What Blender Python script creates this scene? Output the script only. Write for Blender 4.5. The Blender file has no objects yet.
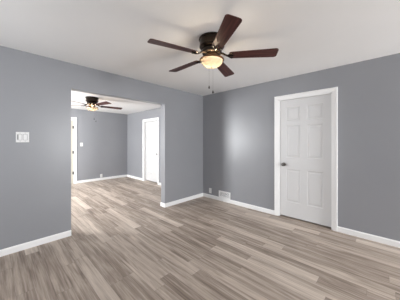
import bpy, bmesh, math
from mathutils import Vector, Matrix

scene = bpy.context.scene
COL = scene.collection
R = math.radians

# ------------------------------------------------------------------ camera
cam_data = bpy.data.cameras.new('camera')
cam_data.sensor_fit = 'HORIZONTAL'
cam_data.sensor_width = 36.0
cam_data.lens = 195.0 / 400.0 * 36.0
cam_data.shift_y = -8.5 / 400.0
cam_data.clip_start = 0.02
cam = bpy.data.objects.new('camera', cam_data)
cam.location = (0, 0, 1.33)
cam.rotation_euler = (R(90), 0, R(43.6))
COL.objects.link(cam)
scene.camera = cam

# ------------------------------------------------------------------ world, light, exposure
world = bpy.data.worlds.new('world')
scene.world = world
world.use_nodes = True
wb = world.node_tree.nodes['Background']
wb.inputs[0].default_value = (0.80, 0.88, 1.0, 1)
wb.inputs[1].default_value = 1.2

scene.view_settings.view_transform = 'Standard'
scene.view_settings.look = 'None'
scene.view_settings.gamma = 1.0
scene.view_settings.use_curve_mapping = False
scene.view_settings.exposure = 0.0


def area_light(name, loc, direction, sx, sy, power, color=(1, 1, 1)):
    d = bpy.data.lights.new(name, 'AREA')
    d.shape = 'RECTANGLE'
    d.size = sx
    d.size_y = sy
    d.energy = power
    d.color = color
    o = bpy.data.objects.new(name, d)
    o.location = loc
    o.rotation_euler = Vector(direction).to_track_quat('-Z', 'Y').to_euler()
    COL.objects.link(o)
    return o


# room dimensions (metres)
H = 2.44            # main room ceiling
HF = 2.36           # far room ceiling
XL = -3.228         # wall with the opening
XLB = XL - 0.13     # its far face
YR = 3.496          # wall with the panel door
XE = 4.20           # unseen wall with window
YS = -1.25          # unseen wall with window
XF = -7.10          # far room back wall
YF = 3.46           # far room side wall
YFS = -1.25
T = 0.12

# daylight entering through the windows
DAY = (0.975, 0.99, 1.0)
area_light('daylight_window_east', (XE - 0.02, 2.75, 1.40), (-1, 0.0, 0.15), 1.2, 1.35, 230, DAY)
area_light('daylight_window_south', (-2.2, YS + 0.02, 1.40), (0, 1, 0.1), 1.3, 1.35, 20, DAY)
area_light('daylight_window_far', (-5.55, YFS + 0.02, 1.45), (0, 1, 0.2), 1.1, 1.25, 220, DAY)


# ------------------------------------------------------------------ materials
def new_mat(name):
    m = bpy.data.materials.new(name)
    m.use_nodes = True
    nt = m.node_tree
    return m, nt, nt.nodes['Principled BSDF']


def N(nt, t, **kw):
    n = nt.nodes.new(t)
    for k, v in kw.items():
        setattr(n, k, v)
    return n


def L(nt, a, b):
    nt.links.new(a, b)


def paint(name, col, rough=0.6, bump=0.06, scale=180.0, var=0.02, spec=0.3):
    m, nt, b = new_mat(name)
    tc = N(nt, 'ShaderNodeTexCoord')
    n1 = N(nt, 'ShaderNodeTexNoise')
    n1.inputs['Scale'].default_value = scale
    n1.inputs['Detail'].default_value = 3
    L(nt, tc.outputs['Object'], n1.inputs['Vector'])
    bp = N(nt, 'ShaderNodeBump')
    bp.inputs['Strength'].default_value = bump
    bp.inputs['Distance'].default_value = 0.004
    L(nt, n1.outputs['Fac'], bp.inputs['Height'])
    L(nt, bp.outputs['Normal'], b.inputs['Normal'])
    n2 = N(nt, 'ShaderNodeTexNoise')
    n2.inputs['Scale'].default_value = 1.4
    n2.inputs['Detail'].default_value = 4
    L(nt, tc.outputs['Object'], n2.inputs['Vector'])
    cr = N(nt, 'ShaderNodeValToRGB')
    cr.color_ramp.elements[0].position = 0.3
    cr.color_ramp.elements[1].position = 0.7
    cr.color_ramp.elements[0].color = tuple(c * (1 - var) for c in col) + (1,)
    cr.color_ramp.elements[1].color = tuple(c * (1 + var) for c in col) + (1,)
    L(nt, n2.outputs['Fac'], cr.inputs['Fac'])
    L(nt, cr.outputs['Color'], b.inputs['Base Color'])
    b.inputs['Roughness'].default_value = rough
    b.inputs['Specular IOR Level'].default_value = spec
    return m


def plain(name, col, rough=0.5, metal=0.0, spec=0.5):
    m, nt, b = new_mat(name)
    tc = N(nt, 'ShaderNodeTexCoord')
    n = N(nt, 'ShaderNodeTexNoise')
    n.inputs['Scale'].default_value = 40
    L(nt, tc.outputs['Object'], n.inputs['Vector'])
    mr = N(nt, 'ShaderNodeMapRange')
    mr.inputs['To Min'].default_value = max(0.02, rough - 0.05)
    mr.inputs['To Max'].default_value = min(1, rough + 0.05)
    L(nt, n.outputs['Fac'], mr.inputs['Value'])
    L(nt, mr.outputs['Result'], b.inputs['Roughness'])
    b.inputs['Base Color'].default_value = tuple(col) + (1,)
    b.inputs['Metallic'].default_value = metal
    b.inputs['Specular IOR Level'].default_value = spec
    return m


def plank_floor():
    m, nt, b = new_mat('vinyl_plank')
    W, LEN = 0.122, 1.20
    tc = N(nt, 'ShaderNodeTexCoord')
    sep = N(nt, 'ShaderNodeSeparateXYZ')
    L(nt, tc.outputs['Object'], sep.inputs[0])

    def M(op, a, bb=None, clamp=False):
        n = N(nt, 'ShaderNodeMath', operation=op)
        n.use_clamp = clamp
        for i, v in enumerate((a, bb)):
            if v is None:
                continue
            if isinstance(v, (int, float)):
                n.inputs[i].default_value = v
            else:
                L(nt, v, n.inputs[i])
        return n.outputs[0]
    yr = M('DIVIDE', sep.outputs['Y'], W)
    row = M('FLOOR', yr)
    fy = M('FRACT', yr)
    wn = N(nt, 'ShaderNodeTexWhiteNoise', noise_dimensions='1D')
    L(nt, M('ADD', row, 3.37), wn.inputs['W'])
    xr = M('ADD', M('DIVIDE', sep.outputs['X'], LEN), M('MULTIPLY', wn.outputs['Value'], 7.0))
    colid = M('FLOOR', xr)
    fx = M('FRACT', xr)
    cmb = N(nt, 'ShaderNodeCombineXYZ')
    L(nt, row, cmb.inputs[0])
    L(nt, colid, cmb.inputs[1])
    wn2 = N(nt, 'ShaderNodeTexWhiteNoise', noise_dimensions='2D')
    L(nt, cmb.outputs[0], wn2.inputs['Vector'])
    rnd = wn2.outputs['Value']
    # grain, stretched along X, offset by plank
    cg = N(nt, 'ShaderNodeCombineXYZ')
    L(nt, M('ADD', M('MULTIPLY', sep.outputs['X'], 1.3), M('MULTIPLY', rnd, 37.0)), cg.inputs[0])
    L(nt, M('MULTIPLY', sep.outputs['Y'], 13.0), cg.inputs[1])
    L(nt, M('MULTIPLY', rnd, 11.0), cg.inputs[2])
    g1 = N(nt, 'ShaderNodeTexNoise')
    g1.inputs['Scale'].default_value = 1.0
    g1.inputs['Detail'].default_value = 6
    g1.inputs['Roughness'].default_value = 0.62
    g1.inputs['Distortion'].default_value = 0.9
    L(nt, cg.outputs[0], g1.inputs['Vector'])
    cg2 = N(nt, 'ShaderNodeCombineXYZ')
    L(nt, M('ADD', M('MULTIPLY', sep.outputs['X'], 3.0), M('MULTIPLY', rnd, 91.0)), cg2.inputs[0])
    L(nt, M('MULTIPLY', sep.outputs['Y'], 70.0), cg2.inputs[1])
    g2 = N(nt, 'ShaderNodeTexNoise')
    g2.inputs['Scale'].default_value = 1.0
    g2.inputs['Detail'].default_value = 4
    L(nt, cg2.outputs[0], g2.inputs['Vector'])
    # long dark mineral streaks
    cg3 = N(nt, 'ShaderNodeCombineXYZ')
    L(nt, M('ADD', M('MULTIPLY', sep.outputs['X'], 0.6), M('MULTIPLY', rnd, 53.0)), cg3.inputs[0])
    L(nt, M('MULTIPLY', sep.outputs['Y'], 24.0), cg3.inputs[1])
    g3 = N(nt, 'ShaderNodeTexNoise')
    g3.inputs['Scale'].default_value = 1.0
    g3.inputs['Detail'].default_value = 5
    g3.inputs['Roughness'].default_value = 0.7
    g3.inputs['Distortion'].default_value = 0.9
    L(nt, cg3.outputs[0], g3.inputs['Vector'])
    def dev(x, mid, k):
        return M('MULTIPLY', M('SUBTRACT', x, mid), k)
    v = M('ADD', M('ADD', dev(M('POWER', rnd, 3.0), 0.25, 0.24), dev(g1.outputs['Fac'], 0.5, 0.80)),
          M('ADD', dev(g2.outputs['Fac'], 0.5, 0.40), dev(g3.outputs['Fac'], 0.5, 0.62)))
    v = M('ADD', M('ADD', v, 0.475), M('MULTIPLY', M('GREATER_THAN', rnd, 0.9), 0.04))
    cr = N(nt, 'ShaderNodeValToRGB')
    e = cr.color_ramp.elements
    e[0].position = 0.10
    e[0].color = (0.115, 0.092, 0.077, 1)
    e[1].position = 0.88
    e[1].color = (0.74, 0.65, 0.565, 1)
    k = e.new(0.34)
    k.color = (0.285, 0.226, 0.184, 1)
    k = e.new(0.58)
    k.color = (0.52, 0.438, 0.372, 1)
    L(nt, v, cr.inputs['Fac'])
    # joints
    ey = M('MULTIPLY', M('MINIMUM', fy, M('SUBTRACT', 1.0, fy)), W)
    ex = M('MULTIPLY', M('MINIMUM', fx, M('SUBTRACT', 1.0, fx)), LEN)
    ed = M('MINIMUM', ey, ex)
    joint = M('LESS_THAN', ed, 0.0016)
    mix = N(nt, 'ShaderNodeMix', data_type='RGBA')
    L(nt, M('MULTIPLY', joint, 0.35), mix.inputs['Factor'])
    L(nt, cr.outputs['Color'], mix.inputs['A'])
    mix.inputs['B'].default_value = (0.06, 0.05, 0.045, 1)
    L(nt, mix.outputs['Result'], b.inputs['Base Color'])
    bp = N(nt, 'ShaderNodeBump')
    bp.inputs['Strength'].default_value = 0.15
    bp.inputs['Distance'].default_value = 0.002
    L(nt, g2.outputs['Fac'], bp.inputs['Height'])
    L(nt, bp.outputs['Normal'], b.inputs['Normal'])
    b.inputs['Roughness'].default_value = 0.48
    b.inputs['Specular IOR Level'].default_value = 0.35
    return m


def wood_blade():
    m, nt, b = new_mat('rosewood')
    tc = N(nt, 'ShaderNodeTexCoord')
    mp = N(nt, 'ShaderNodeMapping')
    mp.inputs['Scale'].default_value = (3, 45, 45)
    L(nt, tc.outputs['Object'], mp.inputs['Vector'])
    n = N(nt, 'ShaderNodeTexNoise')
    n.inputs['Scale'].default_value = 1.0
    n.inputs['Detail'].default_value = 5
    L(nt, mp.outputs['Vector'], n.inputs['Vector'])
    cr = N(nt, 'ShaderNodeValToRGB')
    cr.color_ramp.elements[0].position = 0.3
    cr.color_ramp.elements[1].position = 0.75
    cr.color_ramp.elements[0].color = (0.036, 0.011, 0.010, 1)
    cr.color_ramp.elements[1].color = (0.140, 0.047, 0.037, 1)
    L(nt, n.outputs['Fac'], cr.inputs['Fac'])
    L(nt, cr.outputs['Color'], b.inputs['Base Color'])
    b.inputs['Roughness'].default_value = 0.42
    b.inputs['Specular IOR Level'].default_value = 0.25
    return m


def alabaster():
    m = bpy.data.materials.new('alabaster_glass')
    m.use_nodes = True
    nt = m.node_tree
    nt.nodes.remove(nt.nodes['Principled BSDF'])
    out = nt.nodes['Material Output']
    tc = N(nt, 'ShaderNodeTexCoord')
    n = N(nt, 'ShaderNodeTexNoise')
    n.inputs['Scale'].default_value = 22
    n.inputs['Detail'].default_value = 4
    n.inputs['Distortion'].default_value = 1.2
    L(nt, tc.outputs['Object'], n.inputs['Vector'])
    cr = N(nt, 'ShaderNodeValToRGB')
    cr.color_ramp.elements[0].position = 0.3
    cr.color_ramp.elements[1].position = 0.7
    cr.color_ramp.elements[0].color = (0.066, 0.051, 0.035, 1)
    cr.color_ramp.elements[1].color = (0.105, 0.092, 0.074, 1)
    L(nt, n.outputs['Fac'], cr.inputs['Fac'])
    tl = N(nt, 'ShaderNodeBsdfTranslucent')
    L(nt, cr.outputs['Color'], tl.inputs['Color'])
    df = N(nt, 'ShaderNodeBsdfDiffuse')
    df.inputs['Color'].default_value = (0.30, 0.26, 0.20, 1)
    gl = N(nt, 'ShaderNodeBsdfGlossy')
    gl.inputs['Roughness'].default_value = 0.15
    gl.inputs['Color'].default_value = (0.04, 0.04, 0.04, 1)
    a1 = N(nt, 'ShaderNodeAddShader')
    a2 = N(nt, 'ShaderNodeAddShader')
    L(nt, tl.outputs[0], a1.inputs[0])
    L(nt, df.outputs[0], a1.inputs[1])
    L(nt, a1.outputs[0], a2.inputs[0])
    L(nt, gl.outputs[0], a2.inputs[1])
    L(nt, a2.outputs[0], out.inputs[0])
    return m


def pane_mat():
    m = bpy.data.materials.new('window_glass')
    m.use_nodes = True
    nt = m.node_tree
    nt.nodes.remove(nt.nodes['Principled BSDF'])
    out = nt.nodes['Material Output']
    tr = N(nt, 'ShaderNodeBsdfTransparent')
    gl = N(nt, 'ShaderNodeBsdfGlossy')
    gl.inputs['Roughness'].default_value = 0.02
    fr = N(nt, 'ShaderNodeFresnel')
    mx = N(nt, 'ShaderNodeMixShader')
    L(nt, fr.outputs[0], mx.inputs[0])
    L(nt, tr.outputs[0], mx.inputs[1])
    L(nt, gl.outputs[0], mx.inputs[2])
    L(nt, mx.outputs[0], out.inputs[0])
    return m


M_WALL = paint('grey_blue_wall_paint', (0.293, 0.300, 0.321), rough=0.34, bump=0.10, spec=0.5)
M_CEIL = paint('white_ceiling_paint', (0.87, 0.87, 0.87), rough=0.9, bump=0.25, scale=60, var=0.015, spec=0.1)
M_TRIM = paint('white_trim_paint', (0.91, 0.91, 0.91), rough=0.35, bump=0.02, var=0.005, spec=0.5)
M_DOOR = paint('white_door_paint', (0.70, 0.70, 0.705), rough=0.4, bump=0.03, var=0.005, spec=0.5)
M_CREAM = paint('cream_door_paint', (0.62, 0.585, 0.50), rough=0.4, bump=0.03, var=0.005, spec=0.5)
M_FLOOR = plank_floor()
M_BLADE = wood_blade()
M_BRONZE = plain('dark_oil_rubbed_bronze', (0.030, 0.022, 0.016), 0.24, 0.8)
M_BRASS = plain('antique_brass', (0.20, 0.115, 0.060), 0.36, 0.9)
M_BOWL = alabaster()
M_PLASTIC = plain('white_plastic', (0.80, 0.80, 0.80), 0.35)
M_SLOT = plain('dark_slot', (0.03, 0.03, 0.03), 0.7)
M_GREYPL = plain('grey_plastic', (0.22, 0.22, 0.23), 0.4)  # grey of the screws, also painted shade on the double switch
M_NICKEL = plain('dark_brushed_nickel', (0.20, 0.19, 0.18), 0.3, 0.9)
M_HINGE = plain('tarnished_hinge_metal', (0.10, 0.095, 0.09), 0.45, 0.6)
M_VENT = plain('white_enamel', (0.90, 0.90, 0.90), 0.4)
M_PANE = pane_mat()


# ------------------------------------------------------------------ mesh helpers
def box(bm, x0, x1, y0, y1, z0, z1, bevel=0.0, seg=2):
    vs = [bm.verts.new((x, y, z)) for x in (x0, x1) for y in (y0, y1) for z in (z0, z1)]
    idx = [(0, 1, 3, 2), (4, 6, 7, 5), (0, 4, 5, 1), (2, 3, 7, 6), (0, 2, 6, 4), (1, 5, 7, 3)]
    fs = [bm.faces.new([vs[i] for i in f]) for f in idx]
    if bevel > 0:
        es = set()
        for f in fs:
            es.update(f.edges)
        bmesh.ops.bevel(bm, geom=list(es), offset=bevel, segments=seg, affect='EDGES', profile=0.6)


def lathe(bm, prof, cx=0, cy=0, n=40):
    rings = []
    for r, z in prof:
        if r < 1e-5:
            rings.append([bm.verts.new((cx, cy, z))])
        else:
            rings.append([bm.verts.new((cx + r * math.cos(2 * math.pi * i / n), cy + r * math.sin(2 * math.pi * i / n), z)) for i in range(n)])
    for a, b in zip(rings, rings[1:]):
        for i in range(n):
            j = (i + 1) % n
            if len(a) == 1 and len(b) == 1:
                continue
            if len(a) == 1:
                bm.faces.new((a[0], b[j], b[i]))
            elif len(b) == 1:
                bm.faces.new((a[i], a[j], b[0]))
            else:
                bm.faces.new((a[i], a[j], b[j], b[i]))


def tube(bm, pts, r, n=8):
    pts = [Vector(p) for p in pts]
    rings = []
    for i, p in enumerate(pts):
        d = (pts[min(i + 1, len(pts) - 1)] - pts[max(i - 1, 0)]).normalized()
        u = d.orthogonal().normalized() if abs(d.z) > 0.9 else d.cross(Vector((0, 0, 1))).normalized()
        w = d.cross(u)
        rr = r[i] if isinstance(r, (list, tuple)) else r
        rings.append([bm.verts.new(p + (u * math.cos(2 * math.pi * k / n) + w * math.sin(2 * math.pi * k / n)) * rr) for k in range(n)])
    for a, b in zip(rings, rings[1:]):
        for k in range(n):
            bm.faces.new((a[k], a[(k + 1) % n], b[(k + 1) % n], b[k]))
    bm.faces.new(rings[0][::-1])
    bm.faces.new(rings[-1])


def obj(name, bm, mat, parent=None, smooth=False, kind=None, label=None):
    bmesh.ops.recalc_face_normals(bm, faces=bm.faces)
    me = bpy.data.meshes.new(name)
    bm.to_mesh(me)
    bm.free()
    me.materials.append(mat)
    if smooth:
        me.polygons.foreach_set('use_smooth', [True] * len(me.polygons))
        me.set_sharp_from_angle(angle=R(38))
    o = bpy.data.objects.new(name, me)
    COL.objects.link(o)
    if parent:
        o.parent = parent
    if kind:
        o['kind'] = kind
    if label:
        o['label'] = label
    return o


def empty(name, loc, rz=0.0, kind=None):
    o = bpy.data.objects.new(name, None)
    o.empty_display_size = 0.1
    o.location = loc
    o.rotation_euler = (0, 0, rz)
    COL.objects.link(o)
    if kind:
        o['kind'] = kind
    return o


def tag(o, label, cat, group=None):
    o['label'] = label
    o['category'] = cat
    if group:
        o['group'] = group


def boxes(name, mat, lst, bevel=0.0, kind=None, parent=None, label=None):
    bm = bmesh.new()
    for b in lst:
        box(bm, *b, bevel=bevel)
    return obj(name, bm, mat, parent, kind=kind, label=label)


S = 'structure'


def wall_with_hole(name, axis, c0, c1, a0, a1, h, holes, top=None):
    """axis 'x': wall plane normal along x, thickness c0..c1, run a0..a1 in y."""
    lst = []
    cur = a0
    for (h0, h1, z0, z1) in sorted(holes):
        lst.append((cur, h0, 0, h))
        lst.append((h0, h1, z1, h))
        if z0 > 0:
            lst.append((h0, h1, 0, z0))
        cur = h1
    lst.append((cur, a1, 0, h))
    bm = bmesh.new()
    for (p, q, z0, z1) in lst:
        if q - p < 1e-4:
            continue
        if axis == 'x':
            box(bm, c0, c1, p, q, z0, z1)
        else:
            box(bm, p, q, c0, c1, z0, z1)
    bmesh.ops.remove_doubles(bm, verts=bm.verts, dist=1e-5)
    return obj(name, bm, M_WALL, kind=S)


# ------------------------------------------------------------------ room shell
YO0, YO1, ZO = 0.742, 2.362, 2.083      # the wide opening

boxes('floor', M_FLOOR, [(XF - 0.5, XE + T, YS - T, YR + 0.75, -0.1, 0.0)], kind=S)
boxes('ceiling', M_CEIL, [(XL, XE, YS, YR, H, H + 0.1)], kind=S)
boxes('ceiling_far', M_CEIL, [(XF, XLB, YFS, YF, HF, HF + 0.1)], kind=S)

# door 1 geometry (panel door in the right wall)
D1 = dict(ox0=-1.458, ox1=-0.514, top=2.138, cw=0.068)
wall_with_hole('wall_left', 'x', XLB, XL, YS - T, YR + T, H + 0.1, [(YO0, YO1, 0, ZO)])
wall_with_hole('wall_right', 'y', YR, YR + T, XL, XE + T, H + 0.1, [(-1.398, -0.574, 0, 2.078)])
wall_with_hole('wall_east', 'x', XE, XE + T, YS - T, YR, H + 0.1, [(2.10, 3.40, 0.72, 2.10)])
wall_with_hole('wall_south', 'y', YS - T, YS, XL, XE, H + 0.1, [(-2.9, -1.5, 0.72, 2.10)])
wall_with_hole('wall_back', 'x', XF - T, XF, YFS - T, YF + T, H, [(0.885, 1.713, 0, 2.020)])
wall_with_hole('wall_back_right', 'y', YF, YF + T, XF, XLB, H, [(-5.905, -5.095, 0, 2.005)])
wall_with_hole('wall_back_left', 'y', YFS - T, YFS, XF, XLB, H, [(-6.15, -4.95, 0.78, 2.10)])

# unseen shells added behind the closed doors so their floor gaps stay dark
boxes('wall_unseen_shell', M_WALL, [(-1.6, -0.4, YR + 0.62, YR + 0.68, 0, 2.44), (-1.6, -1.54, YR + T, YR + 0.62, 0, 2.44),
                              (-0.46, -0.4, YR + T, YR + 0.62, 0, 2.44), (-1.6, -0.4, YR + T, YR + 0.68, 2.44, 2.5)], kind=S)
boxes('wall_back_unseen_shell', M_WALL, [(-6.1, -4.9, YF + 0.62, YF + 0.68, 0, 2.3), (-6.1, -6.04, YF + T, YF + 0.62, 0, 2.3),
                                   (-4.96, -4.9, YF + T, YF + 0.62, 0, 2.3), (-6.1, -4.9, YF + T, YF + 0.68, 2.3, 2.36)], kind=S)


# ------------------------------------------------------------------ baseboards
BB_H, BB_T = 0.078, 0.013


def baseboard(name, runs):
    """runs: list of (p0, p1, normal) rectangles on the wall; normal points into the room."""
    bm = bmesh.new()
    for (x0, y0, x1, y1, nx, ny) in runs:
        prof = [(0, 0), (BB_T, 0), (BB_T, BB_H - 0.014), (BB_T * 0.45, BB_H), (0, BB_H)]
        a = [bm.verts.new((x0 + nx * d, y0 + ny * d, z)) for d, z in prof]
        b = [bm.verts.new((x1 + nx * d, y1 + ny * d, z)) for d, z in prof]
        k = len(prof)
        for i in range(k):
            j = (i + 1) % k
            bm.faces.new((a[i], a[j], b[j], b[i]))
        bm.faces.new(a[::-1])
        bm.faces.new(b)
    return obj(name, bm, M_TRIM, kind=S)


baseboard('baseboard_left', [(XL, YS, XL, YO0, 1, 0),
                             (XL, YO1 - BB_T, XL, YR - BB_T, 1, 0),
                             (XL, YO1, XLB, YO1, 0, -1)])
baseboard('baseboard_right', [(XL, YR, D1['ox0'], YR, 0, -1), (D1['ox1'], YR, XE - BB_T, YR, 0, -1)])
baseboard('baseboard_east', [(XE, YS + BB_T, XE, YR, -1, 0)])
baseboard('baseboard_south', [(XL + BB_T, YS, XE, YS, 0, 1)])
baseboard('baseboard_back', [(XF, 1.785, XF, YF, 1, 0), (XF, YFS, XF, 0.813, 1, 0)])
baseboard('baseboard_back_right', [(XF + BB_T, YF, -5.975, YF, 0, -1), (-5.025, YF, XLB, YF, 0, -1)])
baseboard('baseboard_partition', [(XLB, YO1 - BB_T, XLB, YF - BB_T, -1, 0), (XLB, YFS, XLB, YO0, -1, 0)])


# ------------------------------------------------------------------ doors
def panel_slab(bm, w, h, th, panels):
    """slab in local space: x 0..w, front face at y=0 looking to -y, back at y=th."""
    xs = sorted({0, w} | {p[0] for p in panels} | {p[1] for p in panels})
    zs = sorted({0, h} | {p[2] for p in panels} | {p[3] for p in panels})
    vs = {(i, k): bm.verts.new((x, 0, z)) for i, x in enumerate(xs) for k, z in enumerate(zs)}
    pf = []
    for i in range(len(xs) - 1):
        for k in range(len(zs) - 1):
            f = bm.faces.new((vs[i, k], vs[i + 1, k], vs[i + 1, k + 1], vs[i, k + 1]))
            c = ((xs[i] + xs[i + 1]) / 2, (zs[k] + zs[k + 1]) / 2)
            if any(p[0] < c[0] < p[1] and p[2] < c[1] < p[3] for p in panels):
                pf.append(f)
    bm.normal_update()
    # moulded recess, then a raised field
    bmesh.ops.inset_individual(bm, faces=pf, thickness=0.012, depth=-0.008, use_even_offset=True)
    bmesh.ops.inset_individual(bm, faces=pf, thickness=0.012, depth=0.0, use_even_offset=True)
    bmesh.ops.inset_individual(bm, faces=pf, thickness=0.020, depth=0.006, use_even_offset=True)
    # sides and back
    nx, nz = len(xs) - 1, len(zs) - 1
    ring = [vs[i, 0] for i in range(nx + 1)] + [vs[nx, k] for k in range(1, nz + 1)] + \
           [vs[i, nz] for i in range(nx - 1, -1, -1)] + [vs[0, k] for k in range(nz - 1, 0, -1)]
    back = [bm.verts.new((v.co.x, th, v.co.z)) for v in ring]
    n = len(ring)
    for i in range(n):
        j = (i + 1) % n
        bm.faces.new((ring[j], ring[i], back[i], back[j]))
    bm.faces.new(back)


def six_panels(w):
    s = 0.108
    mid = 0.10
    pw = (w - 2 * s - mid) / 2
    out = []
    for x0 in (s, s + pw + mid):
        for z0, z1 in ((0.255, 0.825), (1.025, 1.585), (1.665, 1.905)):
            out.append((x0, x0 + pw, z0, z1))
    return out


def knob(parent, x, z, y=0.0):
    bm = bmesh.new()
    prof = [(0.0, 0.0), (0.032, 0.0), (0.032, 0.004), (0.026, 0.009), (0.013, 0.012), (0.011, 0.030), (0.016, 0.034),
            (0.026, 0.040), (0.029, 0.050), (0.027, 0.060), (0.018, 0.067), (0.0, 0.069)]
    lathe(bm, prof, n=28)
    bmesh.ops.transform(bm, matrix=Matrix.Translation((x, y, z)) @ Matrix.Rotation(R(90), 4, 'X'), verts=bm.verts)
    return obj('door_knob', bm, M_NICKEL, parent, smooth=True, label='dark metal door knob')


def casing(name, ox0, ox1, top, cw, ywall, jamb_depth, rz=0.0, origin=(0, 0, 0)):
    """casing + jamb lining; local frame: wall plane y=0, room at -y, opening along x."""
    bm = bmesh.new()
    t = 0.017

    def member(pts):
        # pts: outer0, outer1, inner1, inner0 in (x, z); stepped profile, thick at the outer edge
        o0, o1, i1, i0 = [Vector(p) for p in pts]

        def lerp(a, b, f):
            return a + (b - a) * f
        prof = [(0, 0), (0, t * 0.85), (0.06, t), (0.30, t), (0.42, t * 0.72), (0.86, t * 0.55), (1.0, t * 0.35), (1.0, 0)]
        A = [bm.verts.new((lerp(o0, i0, f)[0], -d, lerp(o0, i0, f)[1])) for f, d in prof]
        B = [bm.verts.new((lerp(o1, i1, f)[0], -d, lerp(o1, i1, f)[1])) for f, d in prof]
        k = len(prof)
        for i in range(k):
            j = (i + 1) % k
            bm.faces.new((A[i], A[j], B[j], B[i]))
        bm.faces.new(A[::-1])
        bm.faces.new(B)
    ix0, ix1, it = ox0 + cw, ox1 - cw, top - cw
    member([(ox0, 0), (ox0, top), (ix0, it), (ix0, 0)])
    member([(ox1, 0), (ox1, top), (ix1, it), (ix1, 0)])
    member([(ox0, top), (ox1, top), (ix1, it), (ix0, it)])
    j = 0.018
    box(bm, ix0 - 0.006, ix0 + j - 0.006, -0.001, jamb_depth, 0, it)
    box(bm, ix1 - j + 0.006, ix1 + 0.006, -0.001, jamb_depth, 0, it)
    box(bm, ix0 - 0.006, ix1 + 0.006, -0.001, jamb_depth, it - j + 0.006, it + 0.006)
    o = obj(name, bm, M_TRIM, kind=S)
    o.location = origin
    o.rotation_euler = (0, 0, rz)
    return o


# door 1: six-panel door in the right wall (opens along x, room at -y)
casing('trim_1', D1['ox0'], D1['ox1'], D1['top'], D1['cw'], YR, T, origin=(0, YR, 0))
sx0 = D1['ox0'] + D1['cw'] + 0.014
sw = (D1['ox1'] - D1['cw'] - 0.014) - sx0
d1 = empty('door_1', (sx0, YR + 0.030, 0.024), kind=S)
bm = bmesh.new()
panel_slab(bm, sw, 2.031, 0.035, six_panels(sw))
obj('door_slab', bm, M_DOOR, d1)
knob(d1, 0.072, 0.903)

# door 2: white door in the far room's side wall, set deep in its frame
casing('trim_2', -5.972, -5.028, 2.072, 0.068, YF, T, origin=(0, YF, 0))
sx0 = -5.972 + 0.068 + 0.014
sw = (-5.028 - 0.068 - 0.014) - sx0
d2 = empty('door_2', (sx0, YF + 0.075, 0.030), kind=S)
bm = bmesh.new()
panel_slab(bm, sw, 1.954, 0.035, [(a, b, c * 0.965, d * 0.965) for a, b, c, d in six_panels(sw)])
obj('door_slab', bm, M_DOOR, d2)
knob(d2, sw - 0.062, 0.90)

# door 3: white door in the back wall, hinged at its right edge (local x -> +y, room at -y -> +x)
casing('trim_3', 0.813, 1.785, 2.090, 0.075, XF, T, rz=R(90), origin=(XF, 0, 0))
sx0 = 0.813 + 0.075 + 0.014
sw = (1.785 - 0.075 - 0.014) - sx0
d3 = empty('door_3', (XF - 0.006, sx0, 0.012), rz=R(90), kind=S)
bm = bmesh.new()
panel_slab(bm, sw, 1.98, 0.035, [(a, b, c * 0.975, d * 0.975) for a, b, c, d in six_panels(sw)])
obj('door_slab', bm, M_CREAM, d3)
knob(d3, 0.062, 0.90)
for z in (0.33, 0.98, 1.765):
    bm = bmesh.new()
    lathe(bm, [(0, z - 0.048), (0.009, z - 0.046), (0.010, z - 0.04), (0.010, z + 0.04), (0.009, z + 0.046), (0, z + 0.048)], cx=sw + 0.002, cy=-0.010, n=14)
    box(bm, sw - 0.030, sw + 0.002, -0.0025, 0.0015, z - 0.043, z + 0.043)
    obj('door_hinge', bm, M_HINGE, d3, label='dark metal door hinge')


# ------------------------------------------------------------------ windows behind the camera (the daylight)
def window(name, cx, cy, rz, w, z0, z1):
    """local: wall inner plane y=0, outside at +y"""
    root = empty(name, (cx, cy, z0), rz, kind=S)
    h = z1 - z0
    f = 0.05
    bm = bmesh.new()
    for b in ((-w / 2, -w / 2 + f, 0.03, T, 0, h), (w / 2 - f, w / 2, 0.03, T, 0, h),
              (-w / 2 + f, w / 2 - f, 0.03, T, 0, f), (-w / 2 + f, w / 2 - f, 0.03, T, h - f, h),
              (-0.025, 0.025, 0.04, 0.09, f, h - f), (-w / 2 + f, -0.025, 0.045, 0.085, h / 2 - 0.02, h / 2 + 0.02),
              (0.025, w / 2 - f, 0.045, 0.085, h / 2 - 0.02, h / 2 + 0.02)):
        box(bm, *b)
    obj('window_frame', bm, M_TRIM, root)
    boxes('window_pane', M_PANE, [(-w / 2 + f, w / 2 - f, 0.062, 0.068, f, h - f)], parent=root)
    c = 0.07
    boxes('window_casing', M_TRIM, [(-w / 2 - c, -w / 2, -0.017, 0.0, -c, h + c), (w / 2, w / 2 + c, -0.017, 0.0, -c, h + c),
                                    (-w / 2, w / 2, -0.017, 0.0, h, h + c), (-w / 2, w / 2, -0.017, 0.0, -c, 0)], parent=root)
    return root


window('window_1', XE, 2.75, R(-90), 1.3, 0.72, 2.10)
window('window_2', -2.2, YS, R(180), 1.4, 0.72, 2.10)
window('window_3', -5.55, YFS, R(180), 1.2, 0.78, 2.10)


# ------------------------------------------------------------------ ceiling fans
def blade_mesh():
    bm = bmesh.new()
    x0, x1 = 0.185, 0.68
    w0, w1 = 0.052, 0.069      # half widths
    r = 0.028
    pts = []

    def corner(cx, cy, a0, rr):
        for i in range(7):
            a = R(a0 + 90 * i / 6)
            pts.append((cx + rr * math.cos(a), cy + rr * math.sin(a)))
    corner(x1 - r, w1 - r, 0, r)
    corner(x0 + 0.02, w0 - 0.02, 90, 0.02)
    corner(x0 + 0.02, -w0 + 0.02, 180, 0.02)
    corner(x1 - r, -w1 + r, 270, r)
    top = [bm.verts.new((x, y, 0.003)) for x, y in pts]
    bot = [bm.verts.new((x, y, -0.003)) for x, y in pts]
    bm.faces.new(top)
    bm.faces.new(bot[::-1])
    n = len(pts)
    for i in range(n):
        j = (i + 1) % n
        bm.faces.new((top[j], top[i], bot[i], bot[j]))
    return bm


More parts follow.
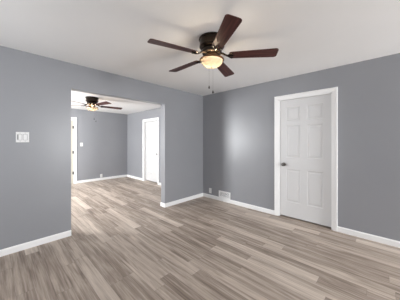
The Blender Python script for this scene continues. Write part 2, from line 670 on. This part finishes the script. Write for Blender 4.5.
def iron_mesh():
    bm = bmesh.new()
    # curved arm from the motor to a three-lobed foot under the blade
    tube(bm, [(0.085, 0.0, 0.030), (0.115, 0, 0.026), (0.145, 0, 0.006), (0.175, 0, -0.007), (0.215, 0, -0.008)],
         [0.012, 0.011, 0.010, 0.010, 0.008], n=10)
    tube(bm, [(0.168, 0, -0.006), (0.185, 0.018, -0.006), (0.207, 0.034, -0.005)], [0.009, 0.008, 0.007], n=8)
    tube(bm, [(0.168, 0, -0.006), (0.185, -0.018, -0.006), (0.207, -0.034, -0.005)], [0.009, 0.008, 0.007], n=8)
    for (x, y) in ((0.213, 0.036), (0.213, -0.036), (0.228, 0.0)):
        lathe(bm, [(0.0, -0.012), (0.010, -0.011), (0.014, -0.006), (0.014, -0.002), (0, -0.002)], cx=x, cy=y, n=14)
    return bm


BULB = 4.5


def make_fan(loc, phase, label):
    root = empty('ceiling_fan', loc)
    tag(root, label, 'ceiling fan')
    bm = bmesh.new()
    lathe(bm, [(0.0, 0.0), (0.134, 0.0), (0.140, -0.006), (0.140, -0.016), (0.134, -0.022), (0.130, -0.026), (0.131, -0.080),
               (0.134, -0.086), (0.134, -0.094), (0.126, -0.104), (0.104, -0.118), (0.0, -0.118)], n=56)
    obj('canopy', bm, M_BRONZE, root, smooth=True, label='dark bronze canopy against the ceiling')
    bm = bmesh.new()
    lathe(bm, [(0.0, -0.119), (0.098, -0.119), (0.106, -0.126), (0.108, -0.150), (0.102, -0.164), (0.086, -0.172), (0.0, -0.172)], n=48)
    obj('motor', bm, M_BRONZE, root, smooth=True)
    # switch housing, and the ring that carries the bowl, held by three arms with open gaps between
    bm = bmesh.new()
    lathe(bm, [(0.0, -0.173), (0.060, -0.173), (0.064, -0.180), (0.062, -0.196), (0.050, -0.202), (0.0, -0.203)], n=40)
    obj('switch_housing', bm, M_BRASS, root, smooth=True, label='antique brass switch housing')
    bm = bmesh.new()
    lathe(bm, [(0.119, -0.226), (0.126, -0.224), (0.132, -0.228), (0.133, -0.236), (0.128, -0.241), (0.119, -0.240), (0.119, -0.226)], n=56)
    for k in range(3):
        a = R(43.6 + 90 + 120 * k)
        tube(bm, [(0.045 * math.cos(a), 0.045 * math.sin(a), -0.198), (0.09 * math.cos(a), 0.09 * math.sin(a), -0.212),
                  (0.123 * math.cos(a), 0.123 * math.sin(a), -0.232)], 0.005, n=8)
    obj('bowl_ring', bm, M_BRASS, root, smooth=True, label='antique brass ring around the bowl')
    bm = bmesh.new()
    prof = []
    for i in range(0, 13):
        a = R(90 * i / 12)
        prof.append((max(0.0, 0.1185 * math.cos(a) ** 0.9), -0.236 - 0.074 * math.sin(a)))
    prof[-1] = (0.0, prof[-1][1])
    lathe(bm, prof, n=56)
    obj('light_bowl', bm, M_BOWL, root, smooth=True, label='lit cream frosted glass bowl')
    bm = bmesh.new()
    lathe(bm, [(0.0, -0.3095), (0.008, -0.3095), (0.009, -0.313), (0.005, -0.317), (0.0, -0.318)], n=20)
    obj('finial', bm, M_BRASS, root, smooth=True)
    # the bulb inside the bowl
    ld = bpy.data.lights.new('bulb', 'POINT')
    ld.energy = BULB
    ld.color = (1.0, 0.82, 0.60)
    ld.shadow_soft_size = 0.02
    lo = bpy.data.objects.new('bulb', ld)
    lo.location = (0, 0, -0.245)
    lo.parent = root
    COL.objects.link(lo)
    bb, ib = blade_mesh(), iron_mesh()
    bobj = iobj = None
    for k in range(5):
        a = phase + R(72) * k
        if k == 0:
            bobj = obj('blade', bb, M_BLADE, root)
            iobj = obj('blade_arm', ib, M_BRONZE, root, smooth=True)
            b, i = bobj, iobj
        else:
            b = bobj.copy()
            i = iobj.copy()
            for q in (b, i):
                COL.objects.link(q)
                q.parent = root
        m = Matrix.Translation((0, 0, -0.190)) @ Matrix.Rotation(a, 4, 'Z') @ Matrix.Rotation(R(-11), 4, 'X')
        b.matrix_local = m
        i.matrix_local = Matrix.Translation((0, 0, -0.190)) @ Matrix.Rotation(a, 4, 'Z') @ Matrix.Rotation(R(-11), 4, 'X')
    # two pull chains hanging at the far side of the light fitter
    base = R(43.6 + 90)
    for (da, ln, rr) in ((R(10), 0.250, 0.134), (R(-9), 0.305, 0.134)):
        x, y = rr * math.cos(base + da), rr * math.sin(base + da)
        bm = bmesh.new()
        z = -0.224
        xi, yi = 0.124 * math.cos(base + da), 0.124 * math.sin(base + da)
        tube(bm, [(xi, yi, z + 0.002), (x, y, z), (x, y, z - 0.012)], 0.0016, n=6)
        tube(bm, [(x, y, z - 0.012), (x, y, z - ln)], 0.0006, n=6)
        ch = obj('pull_chain', bm, M_BRONZE, root, smooth=True)
        bm = bmesh.new()
        zb = z - ln
        lathe(bm, [(0.0, zb + 0.004), (0.004, zb + 0.002), (0.006, zb - 0.008), (0.0085, zb - 0.020), (0.008, zb - 0.027), (0.0, zb - 0.032)], cx=x, cy=y, n=16)
        obj('chain_fob', bm, M_BRONZE, ch, smooth=True)
    return root


make_fan((-1.358, 1.611, H), R(36.4), 'large rosewood-bladed ceiling fan with lit bowl in the near room, in front of the opening')
make_fan((-4.98, 1.564, HF), R(83), 'dark ceiling fan with lit bowl in the far room, seen through the wide opening')


# ------------------------------------------------------------------ wall plates and register
def screw(bm, x, z, y):
    b2 = bmesh.new()
    lathe(b2, [(0.0, 0.0), (0.0035, 0.0), (0.003, 0.0012), (0.0, 0.0016)], n=12)
    bmesh.ops.transform(b2, matrix=Matrix.Translation((x, y, z)) @ Matrix.Rotation(R(90), 4, 'X'), verts=b2.verts)
    me = bpy.data.meshes.new('tmp')
    b2.to_mesh(me)
    b2.free()
    bm.from_mesh(me)
    bpy.data.meshes.remove(me)


def wall_plate(name, loc, rz, w, h):
    """local: wall plane y=0, room at -y"""
    root = empty(name, loc, rz)
    bm = bmesh.new()
    box(bm, -w / 2, w / 2, -0.007, 0.0, -h / 2, h / 2, bevel=0.003)
    obj('cover_plate', bm, M_PLASTIC, root)
    return root


# double switch on the left wall: two rockers, and a grey bar for a toggle's shadow
sw2 = wall_plate('light_switch', (XL, 0.232, 1.383), R(90), 0.122, 0.126)
tag(sw2, 'white double light switch plate on the grey wall left of the opening', 'light switch')
bm = bmesh.new()
box(bm, -0.043, -0.008, -0.0095, -0.006, -0.034, 0.034, bevel=0.0015)
obj('rocker', bm, M_PLASTIC, sw2)
for x0, x1 in ((-0.046, -0.005), (0.003, 0.044)):
    bm = bmesh.new()
    box(bm, x0, x1, -0.0078, -0.0065, -0.037, 0.037)
    obj('rocker_gap_shade', bm, M_GREYPL, sw2)  # grey plate that paints the shaded gap around its rocker
bm = bmesh.new()
box(bm, -0.049, -0.038, -0.0125, -0.006, -0.030, 0.030, bevel=0.0015)  # grey bar put where a toggle's shadow falls
obj('toggle_shadow_bar', bm, M_GREYPL, sw2, label='grey bar standing in for a shadow line at the left of the plate')
bm = bmesh.new()
box(bm, 0.006, 0.041, -0.0095, -0.006, -0.034, 0.034, bevel=0.0015)
obj('rocker', bm, M_PLASTIC, sw2)
for z in (-0.05, 0.05):
    for x in (-0.0235, 0.0235):
        bm = bmesh.new()
        screw(bm, x, z, -0.007)
        obj('plate_screw', bm, M_GREYPL, sw2)

# single switch on the far back wall
s1 = wall_plate('light_switch', (XF, 1.917, 1.235), R(90), 0.075, 0.118)
tag(s1, 'white single light switch on the far room back wall, right of the door casing', 'light switch')
bm = bmesh.new()
box(bm, -0.005, 0.005, -0.018, -0.006, -0.004, 0.014, bevel=0.001)
obj('toggle', bm, M_PLASTIC, s1)
for z in (-0.03, 0.03):
    bm = bmesh.new()
    screw(bm, 0, z, -0.007)
    obj('plate_screw', bm, M_GREYPL, s1)


def outlet(loc, rz, label):
    root = wall_plate('power_outlet', loc, rz, 0.072, 0.118)
    tag(root, label, 'outlet')
    for z in (-0.021, 0.021):
        bm = bmesh.new()
        box(bm, -0.017, 0.017, -0.009, -0.006, z - 0.014, z + 0.014, bevel=0.0015)
        s = obj('socket', bm, M_PLASTIC, root)
        bm = bmesh.new()
        box(bm, -0.0075, -0.0050, -0.0098, -0.0088, z - 0.003, z + 0.007)
        box(bm, 0.0050, 0.0075, -0.0098, -0.0088, z - 0.003, z + 0.007)
        box(bm, -0.0025, 0.0025, -0.0098, -0.0088, z - 0.011, z - 0.006)
        obj('socket_slot', bm, M_SLOT, s)
    return root


outlet((-2.992, YR, 0.172), 0.0, 'white power outlet low on the right wall beside the vent grille')
outlet((XF, 2.52, 0.150), R(90), 'white power outlet just above the baseboard of the far room back wall')

# wall register above the baseboard
vx0, vx1, vz0, vz1 = -2.738, -2.424, 0.080, 0.226
vr = empty('vent_grille', ((vx0 + vx1) / 2, YR, vz0))
tag(vr, 'white metal wall vent grille just above the baseboard near the corner', 'vent')
w, h = vx1 - vx0, vz1 - vz0
f = 0.024
bm = bmesh.new()
box(bm, -w / 2, w / 2, -0.010, 0.0, 0, f, bevel=0.003)
box(bm, -w / 2, w / 2, -0.010, 0.0, h - f, h, bevel=0.003)
box(bm, -w / 2, -w / 2 + f, -0.010, 0.0, f - 0.002, h - f + 0.002, bevel=0.002)
box(bm, w / 2 - f, w / 2, -0.010, 0.0, f - 0.002, h - f + 0.002, bevel=0.002)
obj('frame', bm, M_VENT, vr)
bm = bmesh.new()
box(bm, -w / 2 + f, w / 2 - f, -0.002, -0.0002, f, h - f)  # flat dark sheet on the wall, paints the shade inside the duct
obj('duct_shade_sheet', bm, M_SLOT, vr, label='dark sheet standing in for the shaded duct behind the louvres')
nl = 6
bm = bmesh.new()
for k in range(nl):
    z = f + (h - 2 * f) * (k + 0.5) / nl
    b2 = bmesh.new()
    box(b2, -w / 2 + f - 0.001, w / 2 - f + 0.001, -0.0007, 0.0007, -0.0055, 0.0055)
    bmesh.ops.transform(b2, matrix=Matrix.Translation((0, -0.0065, z)) @ Matrix.Rotation(R(-28), 4, 'X'), verts=b2.verts)
    me = bpy.data.meshes.new('tmp')
    b2.to_mesh(me)
    b2.free()
    bm.from_mesh(me)
    bpy.data.meshes.remove(me)
obj('louvres', bm, M_VENT, vr)
bm = bmesh.new()
box(bm, w / 2 - f - 0.030, w / 2 - f - 0.024, -0.020, -0.009, h / 2 - 0.014, h / 2 + 0.014, bevel=0.001)
obj('damper_lever', bm, M_VENT, vr)
